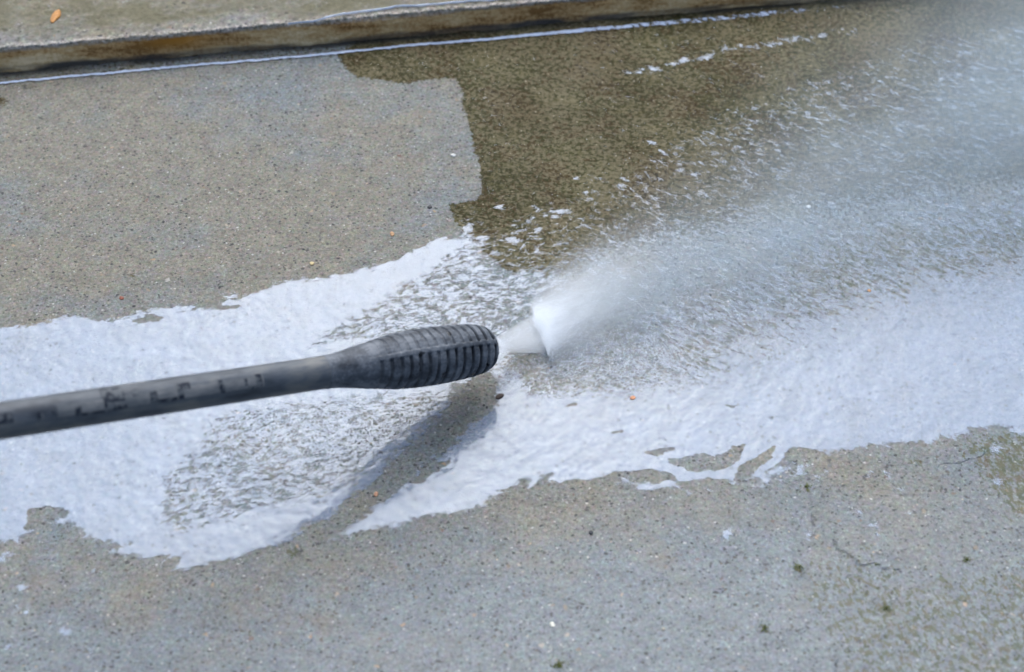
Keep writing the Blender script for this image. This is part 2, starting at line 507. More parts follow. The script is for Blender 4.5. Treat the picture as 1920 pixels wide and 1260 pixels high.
# splashes lying outside the sheet
for (px, py, r, ex, rot, a) in [(1450, 895, 9, 4.0, 0.55, 1.1), (1500, 888, 8, 3.4, 0.6, 0.9), (1550, 890, 8, 3, 0.5, 0.8), (1660, 890, 9, 1.6, 0.3, 0.8), (1625, 888, 7, 2.2, 0.6, 0.7),
                                (1870, 843, 10, 1.4, 0.2, .9), (1873, 902, 10, 1.2, 0, .8), (1366, 1005, 10, 1.3, .6, 1.0), (1511, 999, 8, 1.0, 0, 0.9), (1640, 1000, 7, 2.2, 0.1, .8), (1635, 982, 6, 1.6, 0, .7),
                                (1705, 966, 6, 2.0, 0, .7), (1612, 963, 6, 1.5, 0, .7), (1686, 919, 7, 1.6, 0, .7), (128, 1187, 9, 1.6, 0, 1.0), (38, 1105, 7, 1, 0, 1), (190, 1075, 5, 1, 0, 1), (175, 1077, 4, 1, 0, 1),
                                (20, 1218, 6, 1, 0, .9), (168, 1222, 6, 1, 0, .9), (40, 1150, 5, 1, 0, .9), (25, 1140, 5, .9, 0, .8), (1, 1045, 12, 1.4, .3, 1.0),
                                (878, 428, 11, 1.5, 0.3, 1.1), (935, 385, 8, 1.2, 0, .9), (945, 390, 5, 1, 0, .8), (1047, 395, 8, 2.2, 0, 1.), (1043, 405, 6, 1, 0, .8), (1025, 405, 7, 1.0, 0, .8), (905, 448, 9, 1.8, -0.2, 1.0),
                                (960, 448, 9, 2.2, -.1, .95), (1005, 432, 7, 2.2, -.1, .9), (1115, 334, 6, 2.0, 0, .8), (1080, 337, 5, 2, -.2, .7), (1110, 362, 6, 2.6, 0, .8), (1215, 268, 5, 2.6, -.3, .9), (1240, 285, 5, 2.4, -.5, .8),
                                (1412, 202, 4, 4.5, 0, .9), (1395, 198, 4, 1.5, -.4, .7), (1820, 100, 6, 2, -.1, .8), (1858, 88, 5, 2, -.9, .7), (1600, 165, 5, 3, 0, .6), (940, 560, 8, 2, .2, .9)]:
    cov = np.maximum(cov, (0.80 if py > 860 else 0.86) * a * blob(px, py, r * 1.15, ex, rot))
# narrow runs of water: along the kerb foot and over the algae
rk = fbm(KS, KS * 0, 9, 3, 51) * 0.0018 + fbm(KS, KS * 0, 55, 3, 71) * 0.0006
wlA, wlB = P(0, 157), P(1000, 67)
lineN = kerb_s(*wlA[:2])[1] + (kerb_s(*wlB[:2])[1] - kerb_s(*wlA[:2])[1]) * (KS - kerb_s(*wlA[:2])[0]) / (kerb_s(*wlB[:2])[0] - kerb_s(*wlA[:2])[0])
s1 = kerb_s(*P(650, 99)[:2])[0]; s2 = kerb_s(*P(1450, 28)[:2])[0]
far = sm(KS, s1, s2)
wid = 0.0016 + 0.0032 * far
dl = np.abs(KN - lineN - rk)
wl = sm(dl, wid, wid * 0.45) * (1.5 - 0.95 * far) * (1 - sm(KS, s2, s2 + 0.12))
wl = wl * np.where(far > 0.02, 1 - far * 0.35 * sm(fbm(X, Y, 120, 2, 33), -0.1, 0.3), 1)
streak = G([(1180, 138), (1240, 128), (1285, 112), (1330, 104), (1385, 90), (1430, 84), (1480, 76), (1540, 68), (1600, 56)])
dsn = line_d(streak, wx + 0.3 * (wx - X), wy)
ws = sm(dsn, 0.0085, 0.0005) * 0.80 * (0.30 + 0.45 * sm(fbm(X, Y, 110, 3, 61), -0.12, 0.1)) * (1 - 0.5 * sm(X, P(1480, 80)[0], P(1620, 60)[0]))
core = (X > -0.64) & (X < 0.64) & (Y > -0.34) & (Y < 0.54)
cov = np.where(KN > -0.004, 0, cov)

algae = soft([(632, 100), (642, 118), (672, 148), (760, 158), (800, 150), (852, 150), (866, 175), (880, 235), (893, 290), (906, 345), (893, 374), (842, 380), (848, 415), (872, 440), (905, 475), (965, 515), (1010, 515),
              (1060, 600), (1150, 700), (1500, 760), (1800, 780), (2300, 800), (2300, -400), (700, 60)], 0.006, 0.006)
fade = soft([(900, 600), (1200, 380), (1500, 300), (2300, 250), (2300, 900), (900, 900)], 0.05, 0.07)
algae = algae * (1 - 0.15 * fade)
fade3 = soft([(960, 560), (1000, 500), (1130, 440), (1400, 390), (1900, 330), (2300, 330), (2300, 900), (1000, 900)], 0.045, 0.035)
algae = algae * (1 - 0.68 * fade3) * (1 - 0.4 * soft([(900, 600), (1150, 560), (1500, 700), (2300, 900), (900, 900)], 0.04, 0.04))
fade2 = soft([(1250, -200), (1350, 100), (1500, 260), (2300, 500), (2300, -400)], 0.06, 0.06)
algae = algae * (1 - 0.12 * fade2)
band = (KN > -0.021 + 0.004 * fbm(X, Y, 20, 3, 9)) & (KN < 0.01)
algae = np.maximum(algae, 0.38 * sm(KN + 0.004 * fbm(X, Y, 20, 3, 9), -0.030, -0.012))
algae = np.maximum(algae, 0.75 * np.maximum(blob(-5, 190, 24), 0.62 * blob(246, 515, 17, 0.8)))
algae = np.maximum(algae, 0.45 * blob(55, 165, 14, 2.2))
moss = 0.78 * soft([(1500, 1060), (1600, 1010), (1720, 1075), (1900, 1040), (2200, 1000), (2200, 1500), (1600, 1500), (1560, 1230), (1490, 1120)], 0.03, 0.02)
moss = np.maximum(moss, 1.05 * soft([(1800, 830), (1860, 815), (2200, 830), (2200, 1000), (1900, 980), (1840, 900)], 0.012, 0.012))
moss = np.maximum(moss, 0.75 * soft([(1480, 480), (1600, 420), (1780, 380), (2100, 380), (2100, 520), (1850, 570), (1650, 600), (1500, 560)], 0.03, 0.03))
moss = np.maximum(moss, 0.45 * soft([(1250, 640), (1400, 640), (1500, 600), (1600, 640), (1500, 760), (1280, 760)], 0.03, 0.03))
for (px, py, r, a) in [(1512, 915, 9, 1.2), (1499, 1065, 9, 1.6), (1558, 912, 8, .9), (1435, 1178, 7, 1.6), (1047, 1247, 9, 2.0), (1370, 1180, 7, 1.3), (1660, 1140, 14, 1.5), (1717, 868, 8, 1.6),
                       (1810, 1050, 7, 1.5), (1770, 1090, 9, 1.3), (550, 1035, 11, 1.2), (1630, 795, 1, .1), (1740, 1180, 10, 1.5), (1790, 1200, 7, 1.5), (1530, 1120, 10, 1.3)]:
    moss = np.maximum(moss, a * blob(px, py, r))
crk = G([(1524, 952), (1526, 985), (1540, 997), (1560, 1008), (1572, 1030), (1590, 1040), (1604, 1050), (1612, 1062), (1635, 1058), (1655, 1066), (1690, 1072)])
crk2 = G([(1760, 872), (1800, 868), (1822, 862), (1850, 850)])
crk3 = G([(1560, 1180), (1566, 1210), (1572, 1235), (1566, 1275)])
cx_, cy_ = X + 0.0022 * fbm(X, Y, 130, 3, 81), Y + 0.0022 * fbm(X, Y, 130, 3, 91)
crack = np.maximum(sm(line_d(crk, cx_, cy_), 0.0013, 0.0003), 0.8 * sm(line_d(crk2, cx_, cy_), 0.0011, 0.0003))
crack = np.maximum(crack, 0.5 * sm(line_d(crk3, cx_, cy_), 0.0012, 0.0003)) * sm(fbm(X, Y, 60, 2, 44), -0.35, 0.05)
warm = 0.42 + 0 * X
warm = warm + 0.38 * soft([(-100, 200), (300, 180), (560, 300), (860, 300), (900, 480), (600, 560), (0, 640), (-200, 600)], 0.06, 0.06)
warm = warm + 0.30 * soft([(-300, 100), (900, 100), (900, 350), (-300, 350)], 0.05, 0.05)
warm = warm + 0.25 * soft([(-100, 1000), (300, 1060), (700, 990), (1000, 920), (1300, 940), (1300, 1000), (900, 1060), (600, 1120), (700, 1200), (300, 1130), (-100, 1130)], 0.03, 0.03)
warm = warm - 0.62 * soft([(700, 1090), (1300, 1030), (1700, 1000), (2200, 1000), (2200, 1500), (-200, 1500), (-200, 1160), (250, 1170), (500, 1210)], 0.06, 0.06)  # bluish sheen of the lower slab put into the base tint
rust = 0.25 * np.maximum(0.75 * blob(520, 1170, 45, 7, -0.15), 0.7 * np.maximum(blob(700, 1215, 50, 3, -.5), blob(40, 1110, 30, 4, -0.2)))
rust = np.maximum(rust, 0.16 * np.maximum(blob(1240, 1040, 30, 1, 0), blob(1095, 945, 30, 3, -.5)))
wet = 0.25 + 0.75 * soft([(-400, 1150), (400, 1080), (900, 1000), (1300, 950), (2300, 850), (2300, 1700), (-400, 1700)], 0.10, 0.10)
wet = np.maximum(wet, 0.35 * sm(algae, 0.2, 0.6) * sm(X, P(900, 200)[0], P(1600, 200)[0]))
wet = np.maximum(wet, 0.7 * soft([(900, 700), (960, 480), (1300, 300), (2300, 0), (2300, 900), (1000, 950)], 0.06, 0.04))
darken = 0.9 * sm(np.abs(KN + 0.0015), 0.006, 0.001) * sm(fbm(X, Y, 14, 3, 24), -0.5, 0.1)  # darker line where the slab meets the kerb
darken = np.maximum(darken, 0.85 * (blob(560, 1035, 5) + blob(935, 745, 10)) * sm(fbm(X, Y, 200, 2, 3), -0.3, 0.2))

Z = 0.0006 * fbm(X, Y, 11, 3, 2) + 0.00025 * fbm(X, Y, 120, 3, 8)
Z = np.where(core | True, Z, 0)
ny, nx = X.shape
idx = np.arange(nx * ny).reshape(ny, nx)
quads = np.stack([idx[:-1, :-1], idx[:-1, 1:], idx[1:, 1:], idx[1:, :-1]], -1)
me = mesh("ground", np.stack([X, Y, Z], -1).reshape(-1, 3), quads.reshape(-1, 4))
for nme, arr in (('algae', algae), ('moss', moss), ('crack', crack), ('warm', warm), ('rust', rust), ('wet', wet), ('darken', darken)):
    attr(me, nme, arr)
ground = link("ground", me, make_slab_mat())
tag(ground, "wet speckled grey concrete slab, brown algae left uncleaned at upper right", None, 'structure')


# ------------------------------------------------------------------ water lying on the slab
def make_water_mat(GLARE=(0.20, 0.28), solid=False):
    m = N("water_painted_glare")
    v = m.obj()
    side = m.attr('side')
    wob = m.noise(v, 55, 3, 0.6, col=True)
    vv = m.vadd(v, wob, 0.010)
    nA = m.noise(m.vmap(vv, scale=(1.0, 2.1, 1), rot=(0, 0, R(-16))), 130, 5, 0.72)
    nB = m.noise(m.vmap(vv, scale=(1.0, 2.4, 1), rot=(0, 0, R(32))), 105, 5, 0.72)
    def fmix(f, a, b):
        nd = m.n('ShaderNodeMix', data_type='FLOAT')
        m.put(nd.inputs[0], f); m.put(nd.inputs[2], a); m.put(nd.inputs[3], b)
        return nd.outputs[0]
    n1 = fmix(side, nA, nB)
    # finer net of cells where the film is thinnest
    vc = m.voro(m.vadd(v, m.noise(v, 300, 2, 0.6, col=True), 0.004), 330, 'DISTANCE_TO_EDGE')
    cell = m.mapr(vc.outputs['Distance'], 0.0, 0.32, 0.30, 0.72)
    fine = m.noise(v, 250, 6, 0.85)
    n1 = fmix(m.math('MULTIPLY', m.attr('net'), 0.6), n1, m.math('ADD', m.math('MULTIPLY', cell, 0.6), m.math('MULTIPLY', nA, 0.4)))
    n_ = m.math('ADD', m.math('MULTIPLY', n1, 0.74), m.math('MULTIPLY', fine, 0.26))
    u = m.mapr(n_, 0.37, 0.63, 0.0, 1.0)
    cv = m.attr('cover')
    lvl = m.math('SUBTRACT', cv, u)
    mask = m.mapr(lvl, -0.16, 0.38, smooth=True)
    # pale rim round the holes, a sky glint painted into the diffuse white
    rim = m.math('MULTIPLY', m.mapr(lvl, 0.0, 0.10), m.mapr(lvl, 0.34, 0.14))
    # sand grains that break the surface
    vg = m.voro(m.vadd(m.vmap(v, loc=(2, 6, 0)), m.noise(v, 700, 2, 0.7, col=True), 0.004), 230)
    rg = m.sep(vg.outputs['Color'])
    poke = m.math('MULTIPLY', m.mapr(vg.outputs['Distance'], 0.2, 0.4, 1, 0), m.math('LESS_THAN', rg[0], 0.18))
    mask = m.math('MULTIPLY', mask, m.math('SUBTRACT', 1.0, m.math('MULTIPLY', poke, 0.42)))
    mask = m.math('MULTIPLY', mask, m.mapr(fine, 0.34, 0.56, 0.76, 1.0))
    mask = m.math('MULTIPLY', mask, m.math('SUBTRACT', 1.0, m.math('MULTIPLY', m.attr('dim'), 0.30)))
    if solid: mask = m.mapr(lvl, -0.12, 0.30, smooth=True)
    hgt = m.math('MULTIPLY', fine, 0.35)
    nb = m.bump(hgt, 0.0003, 0.07)
    tr = m.n('ShaderNodeBsdfTransparent')
    df = m.n('ShaderNodeBsdfDiffuse'); df.inputs['Color'].default_value = (0.62, 0.745, 1.0, 1); m.put(df.inputs['Normal'], nb)  # bluish white stands in for the glare of the mirrored sky
    gl = m.n('ShaderNodeBsdfGlossy'); gl.inputs['Color'].default_value = (0.80, 0.905, 1, 1); gl.inputs['Roughness'].default_value = 0.17  # blue of the sky put into the gloss tint
    m.put(gl.inputs['Normal'], nb)
    fr = m.n('ShaderNodeFresnel'); fr.inputs['IOR'].default_value = 1.52; m.put(fr.inputs['Normal'], nb)
    glare = m.math('ADD', m.mapr(m.noise(v, 40, 3, 0.6), 0.3, 0.7, GLARE[0], GLARE[1]), m.math('MULTIPLY', rim, 0.06))
    a = m.n('ShaderNodeMixShader'); m.put(a.inputs[0], glare); m.put(a.inputs[1], tr.outputs[0]); m.put(a.inputs[2], df.outputs[0])
    b = m.n('ShaderNodeMixShader'); m.put(b.inputs[0], fr.outputs[0]); m.put(b.inputs[1], a.outputs[0]); m.put(b.inputs[2], gl.outputs[0])
    c = m.n('ShaderNodeMixShader'); m.put(c.inputs[0], mask); m.put(c.inputs[1], tr.outputs[0]); m.put(c.inputs[2], b.outputs[0])
    return m.done(c.outputs[0])


side = sm(X + 0.15 * Y, P(1000, 600)[0], P(1250, 600)[0])
net = np.maximum(soft([(480, 760), (860, 720), (930, 640), (1250, 640), (1300, 740), (900, 760), (700, 870), (400, 880), (380, 800)], 0.03, 0.03), 0.6 * soft([(560, 660), (640, 592), (760, 560), (860, 620)], 0.02, 0.02))
# lit sheen is weaker under the mist
dim = soft([(960, 620), (1000, 540), (1250, 380), (1600, 260), (2200, 100), (2200, 460), (1700, 560), (1400, 690), (1150, 740), (1000, 720)], 0.05, 0.05)
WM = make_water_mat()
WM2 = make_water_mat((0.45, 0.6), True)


def water(name, cv, label, keep, kind='structure', zoff=0.0003, mat=None):
    cv = np.where(core, cv, 0) if keep is None else np.where(keep, cv, 0)
    fm = (cv[:-1, :-1] > 0.03) | (cv[:-1, 1:] > 0.03) | (cv[1:, 1:] > 0.03) | (cv[1:, :-1] > 0.03)
    q = quads[fm]
    used = np.zeros(nx * ny, bool); used[q.ravel()] = True
    re_ = -np.ones(nx * ny, np.int64); re_[used] = np.arange(used.sum())
    z = Z + zoff + 0 * cv
    V = np.stack([X, Y, z], -1).reshape(-1, 3)[used]
    me = mesh(name, V, re_[q])
    attr(me, 'cover', cv.ravel()[used]); attr(me, 'side', side.ravel()[used]); attr(me, 'net', net.ravel()[used]); attr(me, 'dim', dim.ravel()[used])
    o = link(name, me, mat or WM)
    return tag(o, label, None, kind)


water("water", cov, "sheet of wash water, its sky glare painted white, spread across the slab under the lance", None)
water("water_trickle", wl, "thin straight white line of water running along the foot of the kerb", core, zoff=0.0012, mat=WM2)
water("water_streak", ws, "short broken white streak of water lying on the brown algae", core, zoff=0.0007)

# ------------------------------------------------------------------ kerb
kl = kerb_s(*P(-500, 180)[:2])[0]; kr = kerb_s(*P(2500, -80)[:2])[0]
# height of the kerb: its top edge shows at (0,92) straight above its foot
KH = 0.045
for _ in range(40):
    pt = P(0, 92, KH)
    n0 = kerb_s(pt[0], pt[1])[1]
    KH += (n0 * 0.0 - n0) * -0.3 if False else 0
    break
lo, hi = 0.0, 0.2
for _ in range(40):
    mid_ = (lo + hi) / 2
    pt = P(0, 92, mid_)
    if kerb_s(pt[0], pt[1])[1] > 0.004: lo = mid_
    else: hi = mid_
KH = (lo + hi) / 2
print("kerb height", KH)


def build_kerb():
    s = np.concatenate([np.linspace(-12, kl, 30)[:-1], np.arange(kl, kr, 0.0016), np.linspace(kr, 12, 30)[1:]])
    # profile: across index -> (into, up)
    prof = []
    for t in np.linspace(0, 1, 26): prof.append((0.004 * t, -0.004 + (KH - 0.001) * t, 0.0, 1 - t, t))
    for t in np.linspace(0, 1, 6)[1:]:
        a = t * math.pi / 2; prof.append((0.004 + 0.0016 * (1 - math.cos(a)), KH - 0.005 + 0.003 * math.sin(a) + 0.002 * t, min(1.0, t * 1.6), 0, 1))
    for d in list(np.arange(0.007, 0.16, 0.0018)) + [0.18, 0.22, 0.3]: prof.append((d, KH, 1.0, 0, 0))
    prof.append((0.3, -0.05, 1.0, 0, 0))
    prof = np.array(prof)
    SS, II = np.meshgrid(s, np.arange(len(prof)))
    into, up, top, foot, fh = (prof[:, i][II] for i in range(5))
    bx = fbm(SS, into + up, 18, 3, 12) * 0.003 + fbm(SS, up * 3, 110, 4, 13) * 0.0010
    edge = np.exp(-((into - 0.006) / 0.004) ** 2) * np.exp(-((up - KH) / 0.006) ** 2)
    chip = np.clip(fbm(SS, SS * 0 + 3, 60, 4, 14), 0, 1) * 0.0035
    into2 = into + bx * (1 - top) + edge * (chip + fbm(SS, into * 2, 300, 3, 20) * 0.0018)
    up2 = up + top * (fbm(SS, into, 30, 3, 17) * 0.0012 + fbm(SS, into, 180, 4, 18) * 0.0009) - edge * chip * 0.7
    x = kA[0] + SS * kdir[0] + into2 * knor[0]
    y = kA[1] + SS * kdir[1] + into2 * knor[1]
    n_, m_ = SS.shape
    ii = np.arange(n_ * m_).reshape(n_, m_)
    q = np.stack([ii[:-1, :-1], ii[:-1, 1:], ii[1:, 1:], ii[1:, :-1]], -1).reshape(-1, 4)
    me = mesh("kerb", np.stack([x, y, up2], -1).reshape(-1, 3), q)
    sx = kerb_s(*P(330, 78, KH * .7)[:2])[0]
    attr(me, 'top', top)
    attr(me, 'crumb', np.exp(-((into - 0.0065) / 0.0035) ** 2) * (up > KH - 0.0042))
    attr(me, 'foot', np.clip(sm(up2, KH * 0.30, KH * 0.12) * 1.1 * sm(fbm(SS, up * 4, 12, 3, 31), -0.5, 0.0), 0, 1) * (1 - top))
    attr(me, 'lip', (1 - top) * 0.8 * sm(up2, KH - 0.0045, KH - 0.003) * sm(up2, KH + 0.002, KH - 0.001) * sm(fbm(SS, up, 45, 3, 41), -0.4, 0.2))
    attr(me, 'rust', (1 - top) * np.exp(-((SS - sx) / 0.03) ** 2 - ((up2 - KH * .68) / 0.007) ** 2))
    attr(me, 'stain', top * np.clip(sm(into + 0.03 * fbm(SS, into, 12, 3, 51), 0.012, 0.028) * (0.55 + sm(fbm(SS, into, 7, 2, 52), -0.25, 0.25)), 0, 1))
    return me


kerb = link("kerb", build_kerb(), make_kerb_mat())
tag(kerb, "low stained concrete kerb with chipped wet edge along the top left", None, 'structure')


def ribbon_on(name, pts_px, z, wdt, label, seed):
    """a thin rounded run of water on the level z"""
    pts = [P(a, b, z)[:2] for a, b in pts_px]
    L = [0]
    for a, b in zip(pts[:-1], pts[1:]): L.append(L[-1] + np.linalg.norm(b - a))
    s = np.arange(0, L[-1], 0.0012)
    cx = np.interp(s, L, [p[0] for p in pts]) + 0 * s
    cy = np.interp(s, L, [p[1] for p in pts]) + perlin(s * 60, s * 0, seed) * 0.0018 + perlin(s * 200, s * 0, seed + 1) * 0.0006
    wd = wdt * (0.75 + 0.8 * perlin(s * 90, s * 0 + 2, seed + 2)) * np.clip((s + 0.002) / 0.05, 0.25, 1)
    V, F = [], []
    K = 9
    for j in range(K):
        a = math.pi * j / (K - 1)
        V.append(np.stack([cx, cy + wd * math.cos(a), z - 0.0004 + 0.0016 * math.sin(a) + 0 * s], -1))
    V = np.stack(V, 1)
    ii = np.arange(V.shape[0] * K).reshape(-1, K)
    q = np.stack([ii[:-1, :-1], ii[:-1, 1:], ii[1:, 1:], ii[1:, :-1]], -1).reshape(-1, 4)
    me = mesh(name, V.reshape(-1, 3), q)
    attr(me, 'cover', np.full(len(V.reshape(-1, 3)), 1.5)); [attr(me, q_, np.zeros(V.shape[0] * K)) for q_ in ('side', 'net', 'dim')]
    return tag(link(name, me, WM2), label, None, 'structure')


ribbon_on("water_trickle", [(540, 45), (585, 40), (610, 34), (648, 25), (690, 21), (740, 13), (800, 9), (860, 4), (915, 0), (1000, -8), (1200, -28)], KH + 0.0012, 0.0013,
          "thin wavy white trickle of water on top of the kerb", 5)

# ------------------------------------------------------------------ the lance
zN, zL = 0.034, 0.176
A = P(908, 653, zN); B = P(0, 789, zL)
axis = (B - A); LEN = float(np.linalg.norm(axis)); ax = axis / LEN
zup = np.array([0, 0, 1.0]); sdv = np.cross(zup, ax); sdv /= np.linalg.norm(sdv); upv = np.cross(ax, sdv)
MX = Matrix(((ax[0], sdv[0], upv[0], A[0]), (ax[1], sdv[1], upv[1], A[1]), (ax[2], sdv[2], upv[2], A[2]), (0, 0, 0, 1)))
lance = bpy.data.objects.new("pressure_washer_lance", None)
lance.empty_display_size = 0.05
COL.objects.link(lance)
lance.matrix_world = MX
tag(lance, "dark grey pressure washer lance with ribbed rubber nozzle guard, spraying water", "pressure washer lance")
# local x runs from the mouth back up the tube; sdv looks which way the camera is
camdir = (CAM - A) / np.linalg.norm(CAM - A)
TH0 = math.atan2(float(np.dot(camdir, upv)), float(np.dot(camdir, sdv)))     # angle facing the camera


def at_px(x, y):
    """local distance along the axis that shows at photo column x"""
    best = None
    for t in np.linspace(0, LEN * 1.1, 900):
        q = A + ax * t - CAM
        u = q[0] / float(np.dot(q, FWD)) * LENS / 36 * PW + PW / 2
        if best is None or abs(u - x) < best[0]: best = (abs(u - x), t, np.linalg.norm(q))
    return best[1], best[2]


prof_px = [(916, 37), (906, 43), (892, 48), (875, 50.5), (850, 53), (820, 54.5), (790, 55), (760, 54), (730, 51), (700, 46), (675, 41), (650, 36), (630, 33), (615, 31.5)]
PR = []
for x, r in prof_px:
    t, d = at_px(min(x, 908), 0)
    if x > 908: t -= 0.0025
    PR.append((t, r * d * 36 / LENS / PW))
PRt = np.array([a for a, b in PR]); PRr = np.array([b for a, b in PR])
tEnd = PRt[-1]
RT = PRr[-1] * 1.0
print("tube radius", RT, "guard max", PRr.max(), "len", tEnd, LEN)


def lathe(name, V, mat, closed_u=True):
    n_, m_ = V.shape[:2]
    ii = np.arange(n_ * m_).reshape(n_, m_)
    jj = np.roll(ii, -1, axis=1)
    q = np.stack([ii[:-1], jj[:-1], jj[1:], ii[1:]], -1).reshape(-1, 4)
    me = mesh(name, V.reshape(-1, 3), q)
    return me


def make_rubber(name, dusty):
    m = N(name)
    v = m.obj()
    n1 = m.noise(v, 60, 4, 0.6); n2 = m.noise(v, 500, 3, 0.65); n3 = m.noise(m.vmap(v, scale=(0.35, 1, 1)), 130, 4, 0.65)
    f = m.math('ADD', m.math('MULTIPLY', n1, 0.4), m.math('ADD', m.math('MULTIPLY', n3, 0.4), m.math('MULTIPLY', n2, 0.2)))
    c = m.ramp(f, [(0.40, (0.024, 0.030, 0.040)), (0.50, (0.068, 0.080, 0.098)), (0.58, dusty)])
    # dark wet spots where the dust has washed off
    vo = m.voro(m.vadd(v, m.noise(v, 300, 2, 0.5, col=True), 0.006), 95)
    ro = m.sep(vo.outputs['Color'])
    s_ = m.math('MULTIPLY', m.mapr(vo.outputs['Distance'], 0.20, 0.27, 1, 0), m.math('LESS_THAN', ro[0], 0.32))
    c = m.mix(m.math('MULTIPLY', s_, 0.85), c, (0.006, 0.007, 0.009))
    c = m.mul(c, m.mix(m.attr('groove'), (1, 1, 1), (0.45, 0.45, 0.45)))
    nb = m.bump(m.math('ADD', n2, m.math('MULTIPLY', n1, 0.6)), 0.0008, 0.35)
    rgh = m.math('SUBTRACT', 0.62, m.math('MULTIPLY', s_, 0.35))
    return m.done(m.bsdf(c, rgh, nb, spec=0.35))


def build_guard():
    t = np.linspace(PRt[0], tEnd + 0.004, 420)
    na = 240
    th = np.linspace(0, 2 * np.pi, na, endpoint=False)
    T, TH = np.meshgrid(t, th, indexing='ij')
    Rr = np.interp(T, PRt, PRr)
    k = np.ones(9) / 9
    base = np.interp(t, PRt, PRr)
    bs = np.convolve(np.pad(base, 4, mode='edge'), k, mode='valid')
    Rr = np.repeat(bs[:, None], na, 1)
    # rib pitch grows a little towards the tube
    L0 = at_px(897, 0)[0]; L1 = at_px(712, 0)[0]
    ph = (T - L0 + 0.0009 * fbm(T, TH * 0.010, 70, 2, 78)) / (L1 - L0) * 11.4
    g = np.cos(2 * np.pi * ph)
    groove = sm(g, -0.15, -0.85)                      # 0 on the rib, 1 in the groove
    act = sm(T, PRt[0] + 0.0012, PRt[0] + 0.0022) * sm(T, L1 + 0.022, L1 - 0.004)
    seamA = TH0 + SEAM
    dth = (TH - seamA + np.pi) % (2 * np.pi) - np.pi
    seam = sm(np.abs(dth) * Rr, 0.0026, 0.0013)
    seam2 = sm(np.abs((TH - seamA - np.pi + np.pi) % (2 * np.pi) - np.pi) * Rr, 0.0026, 0.0013)
    seam = np.maximum(seam, seam2)
    shal = (dth > 0) * 1.0     # upper half: shallower grooves
    endd = sm(T, L0 + (L1 - L0) * 0.33, L0)
    deep = 0.0042 * (1 - shal) + shal * (0.0024 + 0.0030 * endd)
    gd = groove * act * (1 - seam) * (0.75 + 0.8 * fbm(T * 1.0, TH * 0.012, 90, 2, 77))
    Rr = Rr - gd * deep * (0.55 + 0.45 * sm(T, L1, L0)) + seam * 0.0004 * act
    Rr = Rr + 0.00018 * fbm(T, TH * 0.02, 160, 3, 3)
    V = np.stack([T, Rr * np.cos(TH), Rr * np.sin(TH)], -1)
    # rolled lip and inner bore
    ring = []
    for (dt, rr) in [(-0.0010, -0.0012), (-0.0012, -0.0032), (0.0, -0.0042), (0.004, -0.0046), (0.02, -0.0048)]:
        r_ = bs[0] + rr
        ring.append(np.stack([np.full(na, PRt[0] + dt), r_ * np.cos(th), r_ * np.sin(th)], -1))
    V = np.concatenate([np.stack(ring[::-1]), V], 0)
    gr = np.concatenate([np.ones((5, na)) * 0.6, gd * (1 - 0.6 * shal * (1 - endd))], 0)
    me = lathe("nozzle_guard", V, None)
    attr(me, 'groove', gr)
    return me


SEAM = 0.22
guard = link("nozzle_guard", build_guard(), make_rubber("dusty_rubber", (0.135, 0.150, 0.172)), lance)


def ringed(prof, na=96):
    th = np.linspace(0, 2 * np.pi, na, endpoint=False)
    return np.stack([np.stack([np.full(na, t), r * np.cos(th), r * np.sin(th)], -1) for t, r in prof])


tubeV = ringed([(tEnd - 0.012, RT * 0.7)] + [(t, RT * (0.985 if t > 0 else 1)) for t in np.linspace(tEnd - 0.01, LEN * 2.1, 300)] + [(LEN * 2.1, RT * 0.3)])
tm = lathe("tube", tubeV, None)
attr(tm, 'groove', np.zeros(tubeV.shape[0] * tubeV.shape[1]))


def make_tube_mat():
    m = N("dusty_tube_coating")
    v = m.obj()
    n1 = m.noise(m.vmap(v, scale=(0.5, 1, 1)), 42, 4, 0.6)
    n2 = m.noise(m.vmap(v, scale=(0.25, 1, 1), loc=(3, 2, 1)), 120, 4, 0.65)
    c = m.ramp(m.math('ADD', m.math('MULTIPLY', n1, 0.55), m.math('MULTIPLY', n2, 0.45)), [(0.38, (0.022, 0.029, 0.040)), (0.49, (0.062, 0.074, 0.090)), (0.60, (0.125, 0.128, 0.126))])
    return m.done(m.bsdf(c, 0.5, m.bump(n2, 0.0006, 0.3), spec=0.4))


tube = link("tube", tm, make_tube_mat(), lance)
nz = ringed([(0.030, 0.002), (0.012, 0.0022), (0.010, 0.0060), (0.011, 0.0075), (0.016, 0.0085), (0.034, 0.0085), (0.036, 0.0110), (0.070, 0.0110)], 48)
m = N("brass"); mb = m.done(m.bsdf((0.45, 0.30, 0.12), 0.3)); mb.node_tree.nodes['Principled BSDF'].inputs['Metallic'].default_value = 1.0
link("spray_nozzle", lathe("spray_nozzle", nz, None), mb, lance)


# worn lettering on the tube: dark remains on a paler strip
def shell(name, t0, t1, a0, a1, lift, mat):
    nt_, na_ = max(3, int((t1 - t0) / 0.002)), 10
    V = []
    for i in range(nt_ + 1):
        for j in range(na_ + 1):
            t = t0 + (t1 - t0) * i / nt_; a = a0 + (a1 - a0) * j / na_
            V.append((t, (RT + lift) * math.cos(a), (RT + lift) * math.sin(a)))
    ii = np.arange((nt_ + 1) * (na_ + 1)).reshape(nt_ + 1, na_ + 1)
    q = np.stack([ii[:-1, :-1], ii[:-1, 1:], ii[1:, 1:], ii[1:, :-1]], -1).reshape(-1, 4)
    return np.array(V), q


def merge(parts):
    V, F, o = [], [], 0
    for v, f in parts:
        V.append(v); F.append(f + o); o += len(v)
    return np.concatenate(V), np.concatenate(F)


